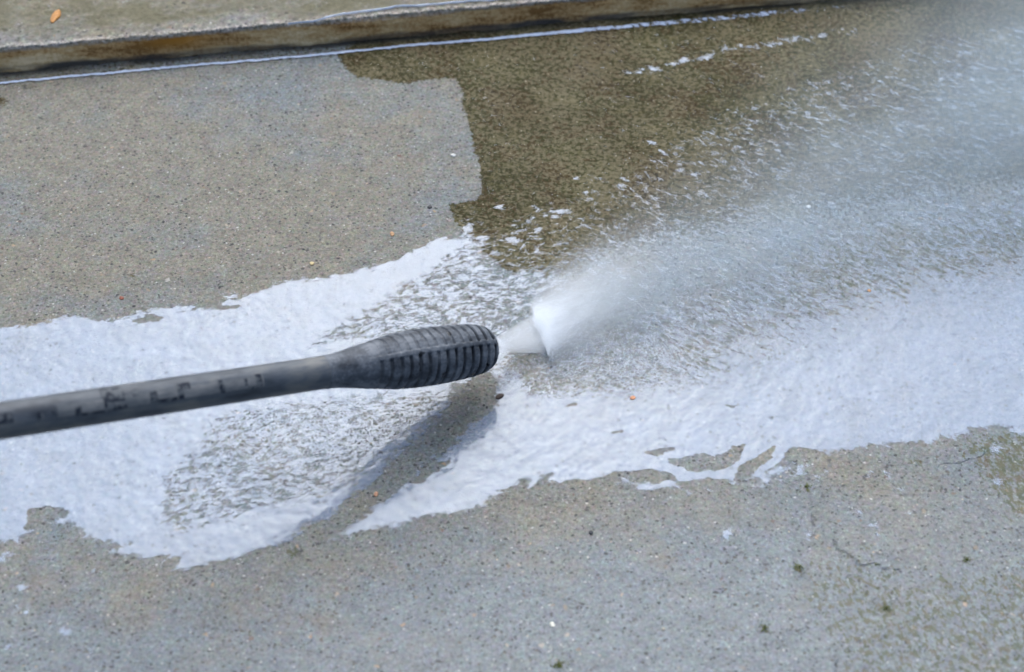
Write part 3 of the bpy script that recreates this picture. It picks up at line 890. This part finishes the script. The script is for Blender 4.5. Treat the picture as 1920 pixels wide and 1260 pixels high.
mm_ = N("worn_print"); mv = mm_.obj()
mark_mat = mm_.done(mm_.bsdf(mm_.mix(mm_.mapr(mm_.noise(mv, 180, 3, 0.7), 0.47, 0.56), (0.012, 0.017, 0.028), (0.085, 0.095, 0.105)), 0.6, spec=0.2))
ml_ = N("pale_strip"); mv = ml_.obj()
strip_mat = ml_.done(ml_.bsdf(ml_.mix(ml_.mapr(ml_.noise(ml_.vmap(mv, scale=(0.4, 1, 1)), 90, 4, 0.7), 0.38, 0.6), (0.075, 0.085, 0.095), (0.15, 0.155, 0.16)), 0.55, spec=0.3))


def up_ang(frac):
    """angle on the tube for a height fraction seen from the camera (-1 lower rim, +1 upper rim)"""
    return TH0 + math.asin(max(-0.98, min(0.98, frac))) * SGN


SGN = 1.0 if upv[2] > 0 and True else -1.0
# which sense of rotation climbs in the picture
def pic_y(a):
    q = A + ax * 0.2 + RT * (math.cos(a) * sdv + math.sin(a) * upv) - CAM
    return float(np.dot(q, UP)) / float(np.dot(q, FWD))
SGN = 1.0 if pic_y(TH0 + 0.3) > pic_y(TH0 - 0.3) else -1.0


def patch(x0, x1, f0, f1, lift=0.0003):
    ta, tb = at_px(x1, 0)[0], at_px(x0, 0)[0]
    return shell("p", ta, tb, up_ang(f0), up_ang(f1), lift, None)


V, F = merge([patch(95, 480, -0.28, 0.34, 0.00012)])
label_strip = link("label", mesh("label", V, F), strip_mat, lance)
V, F = merge([patch(183, 202, -0.25, 0.88), patch(202, 222, 0.1, 0.85), patch(183, 224, -0.35, -0.12), patch(238, 250, 0.25, 0.6),
              patch(268, 282, -0.25, 0.35), patch(282, 318, -0.30, -0.12), patch(320, 331, -0.28, 0.55), patch(331, 345, 0.2, 0.58), patch(396, 407, -0.30, 0.42),
              patch(444, 450, -0.1, 0.3), patch(450, 466, -0.32, -0.16), patch(466, 477, -0.25, 0.45), patch(58, 70, -0.25, 0.15), patch(128, 140, -0.3, 0.12), patch(86, 92, 0, 0.25), patch(140, 183, -0.38, -0.24), patch(-30, 12, -0.15, 0.35)])
link("lettering", mesh("lettering", V, F), mark_mat, label_strip)


# ------------------------------------------------------------------ spray: real volumes of droplets
def vol_mat(name, build, anis=0.3, col=(0.97, 0.985, 1.0)):
    m = N(name)
    dens = build(m)
    pv = m.n('ShaderNodeVolumePrincipled')
    pv.inputs['Color'].default_value = (*col, 1)
    pv.inputs['Anisotropy'].default_value = anis
    m.put(pv.inputs['Density'], dens)
    m.t.links.new(pv.outputs[0], m.out.inputs['Volume'])
    return m.m


def frame_obj(name, me, mat, origin, dirx, parent=None):
    """object whose local x follows dirx on the level ground"""
    a = math.atan2(dirx[1], dirx[0])
    o = link(name, me, mat)
    o.location = origin
    o.rotation_euler = (0, 0, a)
    return o


def outward(me):
    bm = bmesh.new(); bm.from_mesh(me)
    bmesh.ops.recalc_face_normals(bm, faces=bm.faces[:])
    if bm.calc_volume(signed=True) < 0:
        bmesh.ops.reverse_faces(bm, faces=bm.faces[:])
    bm.to_mesh(me); bm.free()
    return me


def hull(secs, nseg=28, name="hull"):
    """closed dome along x: secs = (x, halfwidth, height, z0, yoff)"""
    V, F = [], []
    for (x, hw, h, z0, yo) in secs:
        for k in range(nseg):
            a = 2 * math.pi * k / nseg
            zz = math.sin(a); zz = zz if zz > 0 else zz * 0.0
            V.append((x, yo + hw * math.cos(a), z0 + h * zz if math.sin(a) > 0 else z0))
    # flat bottom: collapse to the base line
    n_ = len(secs)
    for i in range(n_ - 1):
        for k in range(nseg):
            a, b = i * nseg + k, i * nseg + (k + 1) % nseg
            F.append((a, b, b + nseg, a + nseg))
    me = bpy.data.meshes.new(name)
    F2 = [tuple(f) for f in F] + [tuple(range(nseg))[::-1], tuple((n_ - 1) * nseg + k for k in range(nseg))]
    me.from_pydata(V, [], F2)
    me.update()
    return outward(me)


I0, I1 = P(1000, 590), P(1027, 668)              # ends of the line where the flat jet meets the slab
IC = (I0 + I1) / 2
mouth = A - ax * 0.002
# --- jet: flat fan from the nozzle to the slab
def jet_mesh():
    secs = []
    n_ = 14
    for i in range(n_ + 1):
        t = i / n_
        c = mouth * (1 - t) + IC * t; c = c + np.array([0, 0, 0.003 * t])
        hw = 0.0045 + (np.linalg.norm(I1 - I0) / 2 * 1.0 - 0.0055) * t
        secs.append((c, hw, 0.0032 + 0.0035 * t))
    e = (I1 - I0) / np.linalg.norm(I1 - I0)
    V, F = [], []
    K = 20
    for c, hw, th in secs:
        for k in range(K):
            a = 2 * math.pi * k / K
            V.append(c + e * hw * math.cos(a) + np.array([0.3, 0, 0.95]) * th * math.sin(a))
    for i in range(n_):
        for k in range(K):
            a, b = i * K + k, i * K + (k + 1) % K
            F.append((a, b, b + K, a + K))
    me = bpy.data.meshes.new("water_jet")
    me.from_pydata([tuple(v) for v in V], [], F + [tuple(range(K))[::-1], tuple(n_ * K + k for k in range(K))])
    me.update()
    return outward(me)


def jet_dens(m):
    p = m.xyz(m.obj())
    e = (I1 - I0)[:2]; e = e / np.linalg.norm(e); D = (IC - mouth)[:2]
    M = np.linalg.inv(np.array([D, e]).T)            # along the jet (0..1) and across it (metres)
    qx = m.math('SUBTRACT', p[0], float(mouth[0])); qy = m.math('SUBTRACT', p[1], float(mouth[1]))
    t = m.math('ADD', m.math('MULTIPLY', qx, float(M[0, 0])), m.math('MULTIPLY', qy, float(M[0, 1])))
    u = m.math('ADD', m.math('MULTIPLY', qx, float(M[1, 0])), m.math('MULTIPLY', qy, float(M[1, 1])))
    hw = m.math('MULTIPLY_ADD', t, float(np.linalg.norm(I1 - I0) / 2 - 0.0045), 0.0045)
    r = m.math('ABSOLUTE', m.math('DIVIDE', u, hw))
    fade_ = m.mapr(r, 0.80, 1.0, 1.0, 0.0, smooth=True)
    ray = m.noise(m.comb(m.math('MULTIPLY', m.math('DIVIDE', u, hw), 7.0), m.math('MULTIPLY', t, 1.5)), 1.0, 4, 0.7)
    return m.math('MULTIPLY', fade_, m.mapr(ray, 0.34, 0.66, JET * 0.55, JET * 1.75))


JET = 56.0
jet = link("water_jet", jet_mesh(), vol_mat("jet_droplets", jet_dens))
tag(jet, "flat fan of water leaving the lance mouth and striking the slab", None, 'stuff')

# --- splash just behind the impact line, then a long drifting mist
sdir = (P(1700, 345) - IC)[:2]
SL = float(np.linalg.norm(P(2250, 40) - IC))


def gauss(m, q):
    return m.math('EXPONENT', m.math('MULTIPLY', m.math('MULTIPLY', q, q), -1.0))


def splash_dens(m):
    p = m.xyz(m.obj())
    x, y, z = p[0], p[1], p[2]
    nz_ = m.noise(m.vmap(m.obj(), scale=(0.35, 1.6, 1.0)), 130, 4, 0.65)
    # the impact line slants across the jet
    sl = m.math('SUBTRACT', x, m.math('MULTIPLY', y, SLANT))
    sl = m.math('ADD', sl, m.mapr(m.noise(m.obj(), 110, 3, 0.6), 0.3, 0.7, -0.0025, 0.0025))
    yn = m.math('DIVIDE', y, EH)
    side_ = m.math('EXPONENT', m.math('MULTIPLY', m.math('POWER', m.math('ABSOLUTE', m.math('DIVIDE', yn, 1.02)), 5.0), -1.0))
    cw = m.math('MULTIPLY_ADD', yn, 0.0024, 0.0070)                     # thicker at the far end, narrow at the near end
    front = m.math('MULTIPLY', m.mapr(sl, -0.0030, 0.0010, smooth=True), m.math('EXPONENT', m.math('MULTIPLY', m.math('DIVIDE', m.math('MAXIMUM', sl, 0.0), cw), -1.0)))
    core = m.math('MULTIPLY', m.math('MULTIPLY', m.math('MULTIPLY', front, side_), m.math('EXPONENT', m.math('DIVIDE', z, -0.0040))), CORE)
    xx = m.math('MAXIMUM', sl, 0.0)
    wdt = m.math('ADD', EH * 0.85, m.math('MULTIPLY', xx, 0.20))
    tail = m.math('MULTIPLY', m.math('MULTIPLY', m.mapr(sl, -0.003, 0.003), m.math('EXPONENT', m.math('DIVIDE', xx, -0.026))), gauss(m, m.math('DIVIDE', m.math('SUBTRACT', y, m.math('MULTIPLY', xx, 0.10)), wdt)))
    hz = m.math('ADD', 0.006, m.math('MULTIPLY', xx, 0.18))
    tail = m.math('MULTIPLY', m.math('MULTIPLY', tail, m.math('EXPONENT', m.math('MULTIPLY', m.math('DIVIDE', z, hz), -1.0))), TAIL)
    return m.math('MULTIPLY', m.math('ADD', core, tail), m.mapr(nz_, 0.32, 0.68, 0.45, 1.55))


dvec = sdir / np.linalg.norm(sdir); nvec = np.array([-dvec[1], dvec[0]])
lv = (I0 - I1)[:2]
SLANT = float(np.dot(lv, dvec) / np.dot(lv, nvec))
EH = float(np.linalg.norm(lv)) / 2
print("slant", SLANT, "SL", SL)
CORE, TAIL, MIST = 1500.0, 420.0, 9.5
secs = [(-0.030, 0.034, 0.014, 0.0025, 0), (-0.01, 0.042, 0.026, 0.0025, 0), (0.03, 0.055, 0.040, 0.0025, 0), (0.08, 0.068, 0.055, 0.0025, 0), (0.16, 0.085, 0.075, 0.0025, 0), (0.22, 0.09, 0.08, 0.0025, 0)]
spl = frame_obj("water_splash", hull(secs, name="water_splash"), vol_mat("splash_droplets", splash_dens, 0.2), (IC[0], IC[1], 0), sdir)
tag(spl, "bright white burst of water where the jet hits the slab", None, 'stuff')


def mist_dens(m):
    p = m.xyz(m.obj())
    x, y, z = p[0], p[1], p[2]
    xx = m.math('MAXIMUM', x, 0.0)
    wdt = m.math('ADD', 0.022, m.math('MULTIPLY', xx, 0.20))
    hz = m.math('ADD', 0.010, m.math('MULTIPLY', xx, 0.09))
    yo = m.math('SUBTRACT', y, m.math('MULTIPLY', m.math('MULTIPLY', xx, xx), 0.02))
    d = m.math('MULTIPLY', gauss(m, m.math('DIVIDE', yo, wdt)), m.math('EXPONENT', m.math('MULTIPLY', m.math('DIVIDE', z, hz), -1.0)))
    d = m.math('MULTIPLY', d, m.mapr(x, 0.0, 0.07, 0.0, 1.0, smooth=True))
    # opens up downstream
    d = m.math('MULTIPLY', d, m.math('DIVIDE', 0.10, m.math('ADD', 0.07, m.math('MULTIPLY', xx, 0.10))))
    n_ = m.noise(m.vmap(m.obj(), scale=(0.45, 1.2, 1.2)), 16, 4, 0.6)
    return m.math('MULTIPLY', d, m.mapr(n_, 0.30, 0.70, MIST * 0.45, MIST * 1.55))


secs = [(x, 0.05 + 0.42 * x, 0.03 + 0.30 * x, 0.004, 0) for x in np.linspace(0.0, SL + 0.35, 14)]
mist = frame_obj("water_mist", hull(secs, name="water_mist"), vol_mat("fine_mist", mist_dens, 0.2, (0.74, 0.88, 1.0)), (IC[0], IC[1], 0), sdir)
tag(mist, "grey drifting water mist hiding the slab towards the right edge", None, 'stuff')


# ------------------------------------------------------------------ droplets: real little drops, too many to count
def droplets():
    rs = np.random.RandomState(4)
    pts, rad = [], []
    e = (I1 - I0)[:2]; eh = np.linalg.norm(e) / 2; e = e / np.linalg.norm(e)

    def put(p, r):
        pts.append(p); rad.append(r)
    # fan
    n = 1500
    t = rs.rand(n) ** 0.75
    hw = 0.0050 + (eh - 0.0050) * t
    u = np.clip(rs.normal(0, 0.5, n), -1, 1) * hw
    c = mouth[None] * (1 - t[:, None]) + np.array([IC[0], IC[1], 0.003])[None] * t[:, None]
    p = c + np.stack([e[0] * u, e[1] * u, rs.normal(0, 0.0016, n)], -1)
    put(p, rs.uniform(0.00010, 0.00024, n))
    # burst on the impact line
    n = 2500
    u = np.clip(rs.normal(0, 0.55, n), -1.25, 1.25) * eh
    back = np.abs(rs.normal(0, 0.0040, n)) * (1 - 0.45 * u / eh * 0)
    z = rs.exponential(0.0032, n) + 0.0015
    p = np.stack([IC[0] + e[0] * u + dvec[0] * back, IC[1] + e[1] * u + dvec[1] * back, z], -1)
    put(p, rs.uniform(0.00012, 0.00030, n))
    # tail thrown forward
    n = 7000
    x = rs.exponential(0.022, n)
    u = rs.normal(0, 1, n) * (0.55 * eh + 0.16 * x)
    z = rs.exponential(0.004 + 0.16 * x) + 0.002
    p = np.stack([IC[0] + e[0] * u + dvec[0] * x, IC[1] + e[1] * u + dvec[1] * x, z], -1)
    put(p, rs.uniform(0.00008, 0.00022, n) * np.exp(-x / 0.2))
    # far flying spray
    n = 9000
    x = rs.exponential(0.16, n) + 0.02
    u = rs.normal(0, 1, n) * (0.02 + 0.15 * x)
    z = rs.exponential(0.01 + 0.10 * x) + 0.002
    p = np.stack([IC[0] + nvec[0] * u + dvec[0] * x, IC[1] + nvec[1] * u + dvec[1] * x, z], -1)
    put(p, rs.uniform(0.00006, 0.00018, n))
    n = 500
    x = rs.exponential(0.14, n) + 0.01
    u = rs.normal(0, 1, n) * (0.03 + 0.22 * x)
    z = rs.exponential(0.01 + 0.12 * x) + 0.002
    p = np.stack([IC[0] + nvec[0] * u + dvec[0] * x, IC[1] + nvec[1] * u + dvec[1] * x, z], -1)
    put(p, rs.uniform(0.00022, 0.00042, n))
    p = np.concatenate(pts); r = np.concatenate(rad)
    o = np.array([(1, 0, 0), (-1, 0, 0), (0, 1, 0), (0, -1, 0), (0, 0, 1), (0, 0, -1)], float)
    f = np.array([(0, 2, 4), (2, 1, 4), (1, 3, 4), (3, 0, 4), (2, 0, 5), (1, 2, 5), (3, 1, 5), (0, 3, 5)])
    V = (p[:, None, :] + o[None] * r[:, None, None]).reshape(-1, 3)
    F = (f[None] + (np.arange(len(p)) * 6)[:, None, None]).reshape(-1, 3)
    return mesh("spray_droplets", V, F)


m = N("white_water_drops")
d1 = m.n('ShaderNodeBsdfDiffuse'); d1.inputs['Color'].default_value = (0.88, 0.92, 0.95, 1)
d2 = m.n('ShaderNodeBsdfTranslucent'); d2.inputs['Color'].default_value = (0.88, 0.92, 0.95, 1)
mx = m.n('ShaderNodeMixShader'); mx.inputs[0].default_value = 0.5
m.put(mx.inputs[1], d1.outputs[0]); m.put(mx.inputs[2], d2.outputs[0])
drops = link("spray_droplets", droplets(), m.done(mx.outputs[0]))
tag(drops, "fine white drops flying from the point where the jet hits", None, 'stuff')


# dense froth standing along the impact line
def froth():
    e = I1 - I0; n_, k_ = 60, 26
    V = np.zeros((n_, k_, 3))
    for i in range(n_):
        t = i / (n_ - 1)
        c = I0 + e * t
        taper = (math.sin(math.pi * min(1, t * 0.94 + 0.03)) ** 0.8)
        w_ = (0.0050 - 0.0022 * t) * taper; h_ = (0.0036 - 0.0010 * t) * taper
        for k in range(k_):
            a = 2 * math.pi * k / k_
            bump_ = 1 + 0.6 * float(perlin(np.array([t * 14.0]), np.array([a * 1.6]), 91)[0]) + 0.7 * float(perlin(np.array([t * 40.0]), np.array([a * 4.0]), 92)[0])
            off = w_ * math.cos(a) * bump_ + w_ * 1.3
            V[i, k] = (c[0] + dvec[0] * off, c[1] + dvec[1] * off, 0.0012 + max(0.0, h_ * math.sin(a) * bump_))
    ii = np.arange(n_ * k_).reshape(n_, k_); jj = np.roll(ii, -1, axis=1)
    q = np.stack([ii[:-1], jj[:-1], jj[1:], ii[1:]], -1).reshape(-1, 4)
    return mesh("water_froth", V.reshape(-1, 3), q)


mf = N("white_froth"); fv = mf.obj()
fd = mf.n('ShaderNodeBsdfDiffuse'); fd.inputs['Color'].default_value = (0.93, 0.95, 0.97, 1)
mf.put(fd.inputs['Normal'], mf.bump(mf.noise(fv, 400, 4, 0.7), 0.001, 0.4))
ft = mf.n('ShaderNodeBsdfTranslucent'); ft.inputs['Color'].default_value = (0.93, 0.95, 0.97, 1)
fm_ = mf.n('ShaderNodeMixShader'); fm_.inputs[0].default_value = 0.3
mf.put(fm_.inputs[1], fd.outputs[0]); mf.put(fm_.inputs[2], ft.outputs[0])
tag(link("water_froth", froth(), mf.done(fm_.outputs[0])), "dense white froth along the line where the jet meets the slab", None, 'stuff')

# ------------------------------------------------------------------ loose chips lying on the concrete
def chip(px, py, rx_px, ry_px, col, label, name="stone_chip", cat="stone", z=0.0, rot=0.0, seed=0, hk=0.45):
    c = P(px, py, z)
    k = float(np.linalg.norm(c - CAM)) * 36 / LENS / PW
    bm = bmesh.new()
    bmesh.ops.create_icosphere(bm, subdivisions=3, radius=1.0)
    rs = np.random.RandomState(seed)
    cuts = [Vector(rs.normal(size=3)).normalized() for _ in range(9)]
    ds = rs.uniform(0.62, 0.95, 9)
    for v_ in bm.verts:
        p = v_.co.copy()
        for n_, d in zip(cuts, ds):
            t = p.dot(n_)
            if t > d: p -= n_ * (t - d)
        v_.co = Vector((p.x * rx_px * k, p.y * ry_px * k / 0.8, p.z * min(rx_px, ry_px) * k * hk))
    me = bpy.data.meshes.new(name)
    bm.to_mesh(me); bm.free()
    for p in me.polygons: p.use_smooth = True
    mm = N(name + "_surface"); v = mm.obj()
    f = mm.noise(v, 420, 4, 0.7)
    cc = mm.mul(col, mm.ramp(f, [(0.3, (0.6, 0.6, 0.6)), (0.7, (1.35, 1.35, 1.35))]))
    o = link(name, me, mm.done(mm.bsdf(cc, 0.55, mm.bump(f, 0.0006, 0.5), spec=0.3)))
    o.location = (c[0], c[1], z + min(rx_px, ry_px) * k * hk * 0.35)
    o.rotation_euler = (0, 0, rot)
    return tag(o, label, cat)


chip(105, 31, 8, 15, (0.42, 0.19, 0.045), "large orange stone set in the top of the kerb", z=KH, seed=1, rot=-0.15, hk=0.3)
chip(937, 744, 9, 5, (0.035, 0.022, 0.016), "small dark brown bark crumb just below the lance mouth", "bark_crumb", "debris", seed=2, rot=0.5, hk=0.6)
chip(228, 559, 5, 3.5, (0.20, 0.06, 0.035), "small dark red stone above the white water at the left", seed=3, rot=-0.4)
chip(1186, 746, 6, 3.5, (0.50, 0.24, 0.13), "small salmon orange stone in the white water right of the jet", seed=4, rot=0.3)
chip(1036, 1171, 5, 4.5, (0.62, 0.60, 0.52), "cream white stone on the bare grey concrete near the bottom centre", seed=5)
chip(850, 291, 5, 3.5, (0.55, 0.55, 0.52), "pale white stone beside the straight edge of the brown algae", seed=6)
chip(1516, 388, 5, 3.5, (0.62, 0.62, 0.60), "bright white stone seen through the mist at the right", seed=7, rot=-0.5)
chip(735, 439, 4.5, 4.5, (0.42, 0.25, 0.13), "light orange stone on clean concrete just above the white water tip", seed=8)
chip(585, 494, 4.5, 4, (0.48, 0.38, 0.20), "pale yellow stone on clean concrete left of the light orange one", seed=9)
chip(806, 388, 5, 4, (0.025, 0.027, 0.032), "black stone on clean concrete by the notch in the algae", seed=10)
chip(705, 927, 5, 4.5, (0.42, 0.22, 0.13), "salmon stone in the dark strip under the lance", seed=11)
chip(1630, 545, 4, 3, (0.50, 0.27, 0.12), "orange stone in the speckled wet area at the right", seed=12)
chip(1108, 998, 4, 4, (0.030, 0.034, 0.040), "black stone on the grey concrete below the white water", seed=13)


# ------------------------------------------------------------------ moss tufts rooted in pores
mg = N("moss_green"); mv = mg.obj()
moss_mat = mg.done(mg.bsdf(mg.mix(mg.noise(mv, 700, 2), (0.05, 0.075, 0.012), (0.16, 0.18, 0.04)), 0.8, spec=0.2))


def tuft(px, py, r_px, n, label, seed):
    c = P(px, py); k = 0.00043
    rs = np.random.RandomState(seed)
    V, F = [], []
    for i in range(n):
        a, q = rs.rand() * 6.283, abs(rs.normal()) * 0.62 * r_px * k
        bx_, by_ = q * math.cos(a) * 1.2, q * math.sin(a)
        d = np.array([rs.normal() * 0.7, rs.normal() * 0.7, 0.7]); d /= np.linalg.norm(d)
        L = rs.uniform(0.0006, 0.0015); w_ = L * 0.28
        s_ = np.cross(d, [0.3, 0.2, 1]); s_ /= np.linalg.norm(s_)
        b = np.array([bx_, by_, 0.0003]); o = len(V)
        V += [b - s_ * w_ * .5, b + s_ * w_ * .5, b + d * L * .55 + s_ * w_, b + d * L, b + d * L * .55 - s_ * w_]
        F.append((o, o + 1, o + 2, o + 3, o + 4))
    me = bpy.data.meshes.new("moss_tuft")
    me.from_pydata([tuple(v) for v in V], [], F); me.update()
    o = link("moss_tuft", me, moss_mat)
    o.location = (c[0], c[1], 0)
    return tag(o, label, "moss", group="moss tufts in the concrete")


tuft(1048, 1246, 13, 110, "green moss tuft at the bottom edge of the concrete", 1)
tuft(1434, 1178, 10, 80, "bright moss tuft left of the mossy corner", 2)
tuft(1499, 1064, 12, 90, "yellowish moss tuft below the end of the white water", 3)
tuft(1662, 1140, 11, 70, "brown green moss tuft inside the mossy corner", 4)
tuft(1812, 1050, 10, 60, "moss tuft at the right beyond the crack", 5)
tuft(1512, 912, 8, 50, "moss tuft directly under the splashes at the water edge", 6)
